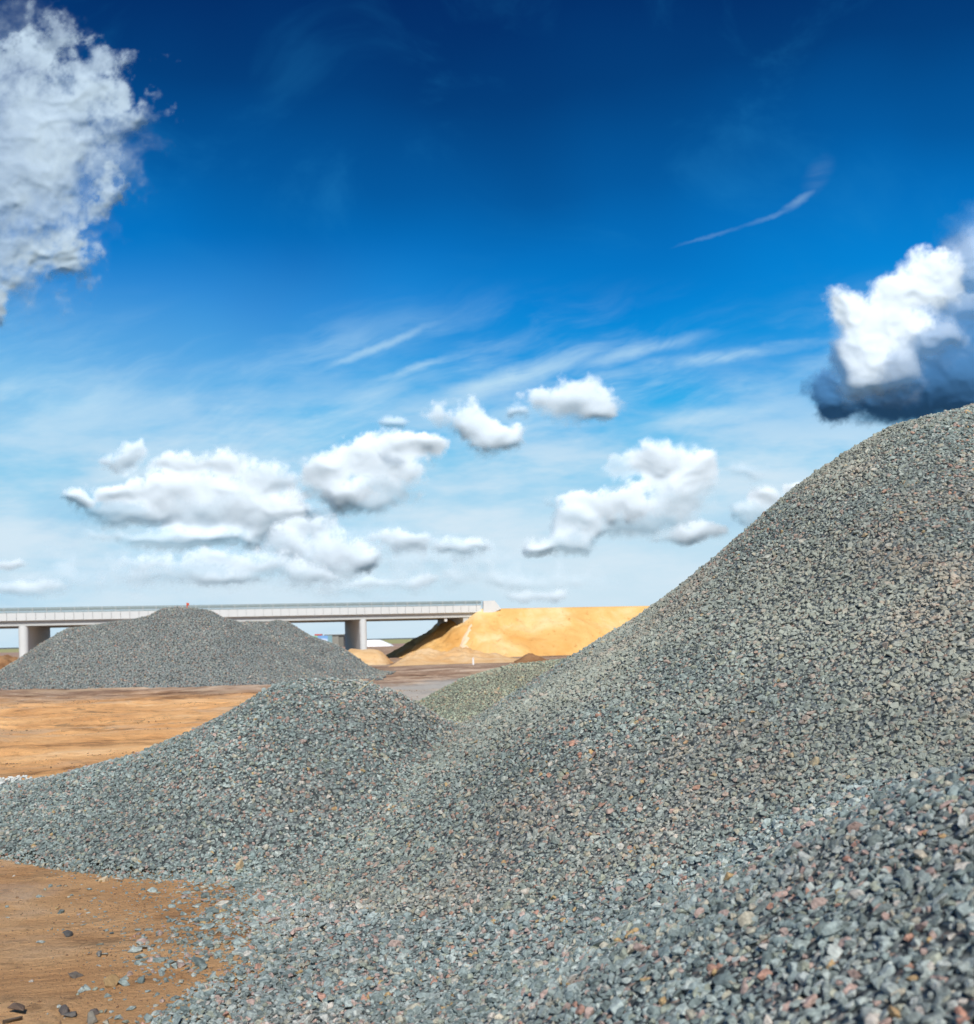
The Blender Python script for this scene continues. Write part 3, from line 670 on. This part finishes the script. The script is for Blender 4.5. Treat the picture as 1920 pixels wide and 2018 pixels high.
# clods and stones in the open yard
x, y = jitter_grid(-26, 2, 17, 60, 0.14)
cl = np.clip(fbm(x * 0.6, y * 1.6, 0.35, 5, 0.62, 3) * 1.6 - 0.12, 0, 1)
k = (near_field(x, y)[0] < -0.1) & (rng.random(len(x)) < cl)
Pg = np.stack([x, y, ruts(x, y)], -1)[k]; Pg = Pg[in_view(Pg, 0.15)]; s = np.clip(0.05 * np.exp(rng.normal(0, 0.45, len(Pg))), 0.02, 0.16)
clods = point_cloud_obj('clods', Pg, eulers(len(Pg), np.tile([0, 0, 1.0], (len(Pg), 1)), 0.4), np.repeat(s[:, None], 3, 1), T_grit)
tag(clods, 'small brown clods scattered over the open orange yard', 'clods', kind='stuff'); cnt.append(len(Pg))

# pale heap behind
def fD(x, y): v = hD(x, y); return v, np.zeros(np.shape(v), int)
pale_h, = heap_meshes(fD, -6, 16, 33, 44, 0.15, ['gravel_heap'], [M_bed_pale], -0.10)
tag(pale_h, 'low pale olive gravel heap between the huge heap and the puddled yard', 'gravel heap', 'heaps of crushed grey stone')
cnt.append(heap_stones(fD, 0, (-6, 14, 33, 43), 0.058, 0.082, 0.30, T_pale, pale_h))
# two heaps in the distance
f1, f2 = heap_meshes(far_field, -48, -5, 70, 92, 0.25, ['gravel_heap', 'gravel_heap'], [M_bed_far] * 2, -0.35)
tag(f1, 'big blurred grey gravel heap in front of the bridge, red stake on its peak', 'gravel heap', 'heaps of crushed grey stone')
tag(f2, 'blurred grey gravel heap next to the bridge pier, overlapping a taller heap', 'gravel heap', 'heaps of crushed grey stone')
cnt.append(heap_stones(far_field, 0, (-46, -10, 70, 88), 0.090, 0.095, 0.35, T_far, f1))
cnt.append(heap_stones(far_field, 1, (-30, -6, 72, 92), 0.090, 0.095, 0.35, T_far, f2))
print('stones', cnt, sum(cnt))

# ------------------------------------------------------------------ bridge
P0 = at(957, 1253, 150.0); P0 = Vector((P0.x, 150.0, 0))
Dv = Vector((0.967, 0.252, 0)).normalized(); Nv = Vector((-Dv.y, Dv.x, 0))
def W(s_, t_, z): p = P0 + Dv * s_ + Nv * t_; return Vector((p.x, p.y, z))
def box_bm(bm, s0, s1, t0, t1, z0, z1, W=W):
    v = [bm.verts.new(W(s_, t_, z)) for z in (z0, z1) for (s_, t_) in ((s0, t0), (s1, t0), (s1, t1), (s0, t1))]
    for f in ((0, 3, 2, 1), (4, 5, 6, 7), (0, 1, 5, 4), (1, 2, 6, 5), (2, 3, 7, 6), (3, 0, 4, 7)): bm.faces.new([v[i] for i in f])
def fin(bm, name, mat, parent=None, bev=0.0):
    bmesh.ops.recalc_face_normals(bm, faces=bm.faces)
    if bev: bmesh.ops.bevel(bm, geom=list(bm.edges), offset=bev, segments=1, affect='EDGES')
    me = bpy.data.meshes.new(name); bm.to_mesh(me); bm.free(); return link(name, me, mat, parent)
SL, SR, TW = -78.0, -0.6, 19.5
bridge = empty('road_bridge', W(-40, TW / 2, 0)); bridge.location = (0, 0, 0)
tag(bridge, 'long pale concrete road bridge with steel railing crossing behind the gravel heaps', 'bridge')
bm = bmesh.new(); box_bm(bm, SL, SR, 0.10, TW - 0.10, 6.42, 7.30); fin(bm, 'deck', M_conc, bridge)
for face, (t0, t1) in enumerate(((-0.12, 0.10), (TW - 0.10, TW + 0.12))):
    bm = bmesh.new(); s_ = SL
    while s_ < SR - 0.3:
        box_bm(bm, s_ + 0.02, min(s_ + 1.16, SR), t0, t1, 6.50, 7.50); s_ += 1.18
    fin(bm, 'edge_panels', M_conc, bridge)
for k in range(8):
    t0 = 0.35 + k * (TW - 1.6) / 7
    bm = bmesh.new(); box_bm(bm, SL, SR - 0.4, t0, t0 + 0.9, 5.80, 6.42); fin(bm, 'girder', M_conc2, bridge)
def pier(sc_, half, slen=19.0, t0=0.25):
    bm = bmesh.new(); N = 10
    ring = []
    for i in range(N + 1):
        a = math.pi + math.pi * i / N; ring.append((sc_ + half * math.cos(a), t0 + half + half * math.sin(a)))
    for i in range(N + 1):
        a = math.pi * i / N; ring.append((sc_ + half * math.cos(a), t0 + slen - half + half * math.sin(a)))
    lo = [bm.verts.new(W(a, b_, -0.4)) for a, b_ in ring]; hi = [bm.verts.new(W(a, b_, 5.80)) for a, b_ in ring]
    n = len(ring)
    for i in range(n): bm.faces.new((lo[i], lo[(i + 1) % n], hi[(i + 1) % n], hi[i]))
    bm.faces.new(hi); bm.faces.new(lo[::-1])
    return fin(bm, 'pier', M_conc, bridge)
pier(-18.0, 0.52); pier(-63.2, 0.60); pier(-40.6, 0.56)
# abutment, wing wall
bm = bmesh.new(); box_bm(bm, -3.2, -0.9, 0.5, TW - 0.5, 3.6, 5.78); fin(bm, 'abutment', M_conc2, bridge)
bm = bmesh.new(); box_bm(bm, -6.0, -5.6, 0.6, 1.0, 5.25, 5.80); fin(bm, 'bearing_block', M_conc, bridge)
def on_face(u, v):          # photo pixel -> (s, z) on the near face of the bridge
    a, b_ = ab(u, v)
    s_ = (a * P0.y - P0.x) / (Dv.x - a * Dv.y); Yd = P0.y + s_ * Dv.y
    return s_, H + b_ * Yd
poly = [on_face(*p) for p in [(952, 1184.5), (974, 1183.5), (987, 1200), (932, 1225.5), (932, 1216.8), (952, 1208)]]
for (t0, t1) in ((-0.30, 0.22), (TW - 0.2, TW + 0.3)):
    bm = bmesh.new()
    A = [bm.verts.new(W(s_, t0, z)) for s_, z in poly]; B_ = [bm.verts.new(W(s_, t1, z)) for s_, z in poly]
    n = len(poly); bm.faces.new(A); bm.faces.new(B_[::-1])
    for i in range(n): bm.faces.new((A[i], A[(i + 1) % n], B_[(i + 1) % n], B_[i]))
    fin(bm, 'wing_wall', M_conc, bridge)
# railings
for t0 in (0.15, TW - 0.15):
    bm = bmesh.new()
    for z, hh in ((8.12, 0.10), (7.86, 0.09), (7.66, 0.07)): box_bm(bm, SL, SR + 0.2, t0 - 0.06, t0, z, z + hh)
    box_bm(bm, SL, SR + 0.2, t0 + 0.42, t0 + 0.48, 7.80, 8.10)
    box_bm(bm, SL, SR + 0.2, t0 + 0.06, t0 + 0.36, 7.302, 7.56)
    rail = fin(bm, 'railing', M_steel, bridge)
    proto = None; s_ = SL + 0.5
    while s_ < SR:
        if proto is None:
            bm = bmesh.new(); box_bm(bm, s_ - 0.05, s_ + 0.05, t0 - 0.10, t0 + 0.04, 7.30, 8.22); proto = fin(bm, 'post', M_post, rail); base_s = s_
        else:
            c = proto.copy(); C.objects.link(c); c.parent = rail; c.location = Dv * (s_ - base_s)
        s_ += 1.735

# ------------------------------------------------------------------ embankment of sand
def emb_h(s_, t_):
    top = 7.02
    dx_ = np.clip(-0.8 - s_, 0, None); dn = np.clip(-t_ + 0.3, 0, None); df = np.clip(t_ - TW, 0, None)
    d = np.sqrt(dx_ ** 2 + (dn * 1.02) ** 2 + df ** 2)
    z = top - d / 1.52
    z = np.where((s_ < -0.8) & (dn <= 0) & (df <= 0), top - 0.0 - dx_ / 1.52, z)
    rough = fbm(s_, t_, 0.22, 5, 0.6) * 0.75 - np.abs(fbm(s_ * 0.9, t_ * 0.18, 0.6, 3, 0.5, 4)) * 0.7 + fbm(s_, t_, 0.07, 2) * 0.5
    return z + rough * np.clip(d / 3.0, 0, 1)
def field_obj(name, fn, s0, s1, t0, t1, step, mat, W_=None):
    ss_, tt = np.meshgrid(np.arange(s0, s1, step), np.arange(t0, t1, step))
    z = fn(ss_, tt)
    x = P0.x + Dv.x * ss_ + Nv.x * tt; y = P0.y + Dv.y * ss_ + Nv.y * tt
    idx = np.arange(z.size).reshape(z.shape)
    Q = np.stack([idx[:-1, :-1], idx[:-1, 1:], idx[1:, 1:], idx[1:, :-1]], -1).reshape(-1, 4)
    zf_ = z.ravel(); Q = Q[zf_[Q].max(1) > -0.35]
    Vv = np.stack([x.ravel(), y.ravel(), np.maximum(zf_, -0.4)], -1)
    u_, inv = np.unique(Q, return_inverse=True)
    return link(name, np_mesh(name, Vv[u_], inv.reshape(Q.shape)), mat)
e = field_obj('sand_embankment', emb_h, -16, 75, -16, 34, 0.3, M_emb)
tag(e, 'tall orange sand embankment carrying the road up to the end of the bridge', 'embankment')
# low heaps of dug sand at its foot: crest traced in the photo
def crest_heap(name, pts, w, mat, label, cat, rough=0.35, seed=0, grp=None, rf=0.8):
    cp = [(p.x, p.y, max(p.z, 0)) for p in (at(*q) for q in pts)]
    x0, x1 = cp[0][0] - 1, cp[-1][0] + 1; ys = [c[1] for c in cp]
    xs_, ys_ = np.meshgrid(np.arange(x0, x1, 0.25), np.arange(min(ys) - w - 2, max(ys) + w + 2, 0.25))
    z = ridge(xs_, ys_ + fbm(xs_, ys_, 0.2, 3, 0.5, seed) * 1.5, cp, w, w, 0.25)
    z = z + fbm(xs_, ys_, rf, 4, 0.55, seed) * rough * np.clip(z, 0, 1) + np.where(z > -0.2, 0, -0.3)
    idx = np.arange(z.size).reshape(z.shape)
    Q = np.stack([idx[:-1, :-1], idx[:-1, 1:], idx[1:, 1:], idx[1:, :-1]], -1).reshape(-1, 4)
    zf_ = z.ravel(); Q = Q[zf_[Q].max(1) > -0.3]
    Vv = np.stack([xs_.ravel(), ys_.ravel(), np.maximum(zf_, -0.35)], -1); u_, inv = np.unique(Q, return_inverse=True)
    o = link(name, np_mesh(name, Vv[u_], inv.reshape(Q.shape)), mat)
    return tag(o, label, cat, grp)
crest_heap('sand_heap', [(776, 1310, 116), (790, 1301, 117), (808, 1290, 118), (830, 1282, 119), (848, 1281, 120), (862, 1286, 120), (880, 1284, 120), (905, 1277, 121), (925, 1280, 121), (950, 1285, 121), (980, 1289, 121), (1000, 1295, 121), (1030, 1300, 121), (1060, 1301, 122), (1110, 1310, 122)],
           9.0, M_berm, 'long pale lumpy bank of dug sand along the foot of the orange embankment', 'sand heap', 0.5, 2)
crest_heap('sand_heap', [(640, 1310, 120), (690, 1279, 120), (700, 1279.5, 120), (745, 1280.5, 120), (752, 1284, 120), (762, 1295, 120), (772, 1308, 120)],
           5.5, M_berm, 'small flat-topped pale sand heap at the foot of the bridge pier', 'sand heap', 0.15, 4)
crest_heap('soil_heap', [(-150, 1300, 118), (-60, 1296, 118), (0, 1299, 118), (14, 1297, 118), (30, 1300, 118), (44, 1312, 118), (60, 1330, 118)], 5.5, M_soil,
           'lumpy brown soil heap beside the farther bridge pier, cut by the frame', 'soil heap', 0.9, 6)
crest_heap('soil_heap', [(1010, 1310, 112), (1025, 1298, 112), (1040, 1287, 112), (1052, 1289, 112), (1075, 1300, 112), (1100, 1303, 112), (1160, 1302, 113), (1250, 1310, 113)], 4.0, M_soil,
           'low dark brown soil heap in front of the orange embankment', 'soil heap', 0.5, 8)

# pale runnel washed down the corner of the embankment
def strip(name, pts, w, mat, label, cat):
    bm = bmesh.new(); L = []
    for (s_, t_, wi) in pts:
        for k_ in (-1, 0, 1):
            ss_ = s_ + k_ * wi; z = float(emb_h(np.array(ss_), np.array(t_))) + (0.16 if k_ == 0 else 0.02)
            L.append(bm.verts.new(W(ss_, t_, z)))
    for i in range(len(pts) - 1):
        for k_ in range(2): bm.faces.new((L[i * 3 + k_], L[i * 3 + k_ + 1], L[i * 3 + 4 + k_], L[i * 3 + 3 + k_]))
    return tag(fin(bm, name, mat), label, cat)
M_chute = simple('pale silt', (0.86, 0.64, 0.42), 0.95, 0.15, 1.0, 0.3)
strip('silt_streak', [(-2.6, -2.0, 0.08), (-2.9, -2.6, 0.30), (-3.3, -3.2, 0.18), (-3.5, -3.8, 0.42), (-4.2, -4.6, 0.36), (-4.3, -5.3, 0.62), (-5.0, -6.1, 0.5), (-5.1, -6.9, 0.85), (-5.9, -7.8, 0.7), (-6.2, -8.6, 1.0)], 0, M_chute,
      'pale streak of washed silt running down the corner of the embankment', 'silt streak')

# ------------------------------------------------------------------ small things
M_red = simple('red painted wood', (0.62, 0.10, 0.05), 0.6, 0.15, 4)
M_white = simple('white paint', (0.82, 0.82, 0.80), 0.6, 0.06, 4)
def WW(o_): return lambda a, b_, z: Vector((o_[0] + a, o_[1] + b_, o_[2] + z))
p = at(369, 1203, 78.6)
pz = float(hE1(np.array(p.x), np.array(p.y)))
st_ = empty('marker_stake', (p.x, p.y, pz - 0.2)); tag(st_, 'short orange-red marker stake stuck in the peak of the far gravel heap', 'stake')
bm = bmesh.new(); box_bm(bm, -0.035, 0.035, -0.035, 0.035, 0, 0.62, WW((0, 0, 0))); fin(bm, 'shaft', M_red, st_)
bm = bmesh.new(); box_bm(bm, -0.03, 0.17, -0.012, 0.012, 0.40, 0.58, WW((0, -0.05, 0))); fin(bm, 'flag', M_red, st_)
p = onground(933, 1310)
sp_ = empty('marker_post', (p.x, p.y, -0.05)); tag(sp_, 'thin white marker post standing on the dark ground before the pale sand bank', 'post')
bm = bmesh.new(); box_bm(bm, -0.09, 0.09, -0.09, 0.09, 0, 0.70, WW((0, 0, 0))); fin(bm, 'shaft', M_white, sp_, 0.01)
bm = bmesh.new(); box_bm(bm, -0.10, 0.10, -0.10, 0.10, 0.70, 0.78, WW((0, 0, 0))); fin(bm, 'cap', M_white, sp_, 0.01)

# site building with hoarding, far beyond the bridge
Yb = 400.0
def box_obj(name, u0, u1, v0, v1, Yc, depth, mat, parent, bev=0.0):
    a = at(u0, v0, Yc); b_ = at(u1, v1, Yc)
    bm = bmesh.new(); box_bm(bm, a.x, b_.x, Yc, Yc + depth, b_.z, a.z, lambda s_, t_, z: Vector((s_, t_, z)))
    return fin(bm, name, mat, parent, bev)
M_bld = simple('grey cladding', (0.30, 0.29, 0.25), 0.8, 0.1, 0.5)
M_bld2 = simple('shade-toned cladding and dark posts', (0.20, 0.195, 0.17), 0.8, 0.1, 0.5)  # darker copy of the grey: side wall's shade in its colour; posts share it
M_roofg = simple('grey roofing', (0.22, 0.22, 0.20), 0.8, 0.1, 0.5)
b1 = empty('site_building'); tag(b1, 'flat-roofed grey site building far behind the bridge next to the pier', 'building')
box_obj('wall', 640, 668, 1251.8, 1276, Yb, 8, M_bld, b1); box_obj('side_wall', 668.05, 677.5, 1251.8, 1276, Yb + 0.3, 7.4, M_bld2, b1)
box_obj('roof', 639, 678.3, 1250.8, 1251.75, Yb - 0.4, 9, M_roofg, b1)
def banner_mat():
    m, q, b = mat_new('printed hoarding'); pos = q.new('ShaderNodeTexCoord').outputs['Generated']
    x, y, z = q.sep(pos)
    d = q.vm('LENGTH', q.vm('MULTIPLY', q.vm('SUBTRACT', pos, (0.62, 0.5, 0.45)), (2.6, 0, 2.4)))
    c = q.mix(q.ss(d, 0.9, 0.1), (0.20, 0.40, 0.72, 1), (0.86, 0.93, 1.0, 1))
    c = q.mix(q.m('MULTIPLY', q.ss(z, 0.72, 0.78), q.ss(x, 0.45, 0.38)), c, (0.30, 0.62, 0.42, 1))
    c = q.mix(q.ss(x, 0.80, 0.86), c, (0.22, 0.38, 0.42, 1))
    q.put(b.inputs['Base Color'], c); return m
hb = empty('hoarding'); tag(hb, 'blue and white printed hoarding beside the grey site building', 'hoarding')
box_obj('panel', 606, 655, 1253.5, 1272, Yb - 6, 0.3, banner_mat(), hb)
for u_ in (612, 630, 648): box_obj('post', u_, u_ + 1.0, 1260, 1278, Yb - 5.6, 0.25, M_bld2, hb)
kk = empty('site_cabin'); tag(kk, 'tiny red-roofed cabin showing over the slope of the far gravel heap', 'cabin')
box_obj('wall', 621, 633, 1252.4, 1276, Yb - 1, 1.6, M_bld, kk)
box_obj('roof', 620, 634, 1249.8, 1252.35, Yb - 1.4, 2.4, simple('red roofing', (0.62, 0.12, 0.10), 0.6), kk)
# white sheeted stack
M_tarp = simple('white sheeting', (0.88, 0.89, 0.90), 0.5, 0.04, 0.6, 0.3)
a = at(700, 1272, Yb - 15); b_ = at(776, 1272, Yb - 15)
xs_, ys_ = np.meshgrid(np.linspace(a.x, b_.x, 70), np.linspace(Yb - 18, Yb - 10, 24))
tt = (xs_ - a.x) / (b_.x - a.x); tv = np.abs((ys_ - (Yb - 14)) / 4)
z = (2.55 * (1 - np.clip((tt - 0.62) / 0.38, 0, 1) ** 1.3) * np.clip(tt / 0.05, 0, 1)) * np.clip(1.25 - tv ** 3 * 1.3, 0, 1) + fbm(xs_, ys_, 0.6, 3) * 0.15
idx = np.arange(z.size).reshape(z.shape); Q = np.stack([idx[:-1, :-1], idx[:-1, 1:], idx[1:, 1:], idx[1:, :-1]], -1).reshape(-1, 4)
tag(link('sheeted_stack', np_mesh('sheeted_stack', np.stack([xs_, ys_, z - 0.1], -1).reshape(-1, 3), Q), M_tarp), 'long white sheeted stack lying in the field seen under the bridge', 'sheeted stack')

# white rubble at the tip of the mound's tail
M_wst = stone_mat('white rubble stone', (1, 1, 1), (0.80, 0.80, 0.76), 1.0, gain=1.0)
p0_ = at(4, 1556, 19.0)
bm = bmesh.new(); rr = random.Random(5)
for i in range(150):
    q_ = Vector((p0_.x + rr.gauss(-0.05, 0.26), p0_.y + rr.gauss(-0.2, 0.45), 0))
    z = max(float(near_field(np.array(q_.x), np.array(q_.y))[0]), 0) + rr.uniform(0, 0.10) + 0.02
    me = stone_mesh('tmp', 900 + i, 1.1, 1.0); b2 = bmesh.new(); b2.from_mesh(me); bpy.data.meshes.remove(me)
    b2.transform(Matrix.Translation((q_.x, q_.y, z)) @ Matrix.Rotation(rr.uniform(0, 6), 4, 'Z') @ Matrix.Rotation(rr.uniform(-.6, .6), 4, 'X') @ Matrix.Scale(rr.uniform(0.06, 0.14), 4))
    me = bpy.data.meshes.new('tmp'); b2.to_mesh(me); b2.free(); bm.from_mesh(me); bpy.data.meshes.remove(me)
M_lime = simple('white limestone', (0.74, 0.75, 0.70), 0.9, 0.2, 12, 0.4)
o = fin(bm, 'white_rubble', M_lime); tag(o, 'little heap of white broken stone at the tip of the mound tail', 'rubble', kind='stuff')

# single stones lying on the sand
def one_stone(u, v, size, seed, col, label, z=None, sq=0.6):
    p = onground(u, v)
    if z is None: z = float(ruts(np.array(p.x), np.array(p.y)))
    else:
        for it in range(30):        # march to the heap surface along the pixel
            zz_ = float(near_field(np.array(p.x), np.array(p.y))[0]); p = onground(u, v, 0.5 * (max(zz_, 0) + p.z))
        z = p.z + size * 0.15
    me = stone_mesh('stone', seed, 1.25, sq / 0.6, 0.05); bm2 = bmesh.new(); bm2.from_mesh(me)
    bm2.transform(Matrix.Scale(size, 4)); bm2.to_mesh(me); bm2.free()
    m = simple('single stone ' + str(seed), col, 0.8, 0.35, 18, 0.6, 0.0, 40)
    o = link('loose_stone', me, m); o.location = (p.x, p.y, z + size * 0.13); o.rotation_euler = (0.1, 0.08, seed * 1.3)
    return tag(o, label, 'stone', 'single stones lying apart')
one_stone(32, 1996, 0.20, 31, (0.17, 0.12, 0.09), 'long flat brown stone nearest the bottom corner of the sand')
one_stone(22, 2013, 0.15, 32, (0.16, 0.13, 0.10), 'brown stone cut by the bottom edge below the long flat stone')
one_stone(126, 1994, 0.13, 33, (0.14, 0.12, 0.11), 'dark flat stone, upper one of a touching pair on the sand')
one_stone(139, 2002, 0.12, 34, (0.15, 0.14, 0.13), 'dark stone, lower one of a touching pair on the sand')
one_stone(185, 1998, 0.11, 35, (0.16, 0.14, 0.13), 'small dark stone just above the grey stone at the bottom edge')
one_stone(179, 2012, 0.15, 36, (0.26, 0.24, 0.20), 'grey rounded stone sitting on the bottom edge of the photo', sq=0.8)
one_stone(222, 1941, 0.17, 37, (0.36, 0.24, 0.12), 'squarish tan stone at the frayed edge of the gravel', sq=0.9)
one_stone(133, 1842, 0.14, 38, (0.10, 0.10, 0.10), 'dark flat stone lying alone on bare sand')
one_stone(150, 1925, 0.13, 39, (0.16, 0.14, 0.12), 'small flat stone on bare sand below the lone dark one')
one_stone(195, 1883, 0.11, 40, (0.24, 0.24, 0.22), 'light grey small stone beside the frayed gravel edge')
one_stone(205, 1736, 0.13, 41, (0.62, 0.50, 0.34), 'cream coloured stone just below the edge of the mound tail', sq=0.9)
one_stone(473, 1712, 0.16, 42, (0.62, 0.46, 0.28), 'pale sandy cube-like stone low on the front of the mound', z=1, sq=1.1)

# dry stalk on the crest of the mound
p = at(722, 1360, 9.2 * S)
z = float(near_field(np.array(p.x), np.array(p.y))[0])
M_straw = simple('dry straw', (0.55, 0.44, 0.25), 0.8)
bm = bmesh.new()
pts = [Vector((p.x - 0.17, p.y - 0.05, z + 0.0)), Vector((p.x - 0.05, p.y - 0.03, z + 0.11)), Vector((p.x + 0.14, p.y, z + 0.24))]
rings = []
for i, q_ in enumerate(pts):
    r_ = 0.009 - 0.002 * i; rings.append([bm.verts.new(q_ + Vector((r_ * math.cos(a_), 0, r_ * math.sin(a_)))) for a_ in (0, 1.57, 3.14, 4.71)])
for i in range(2):
    for k_ in range(4): bm.faces.new((rings[i][k_], rings[i][(k_ + 1) % 4], rings[i + 1][(k_ + 1) % 4], rings[i + 1][k_]))
tag(fin(bm, 'dry_stalk', M_straw), 'thin dry stalk poking out of the top of the rounded mound', 'stalk')
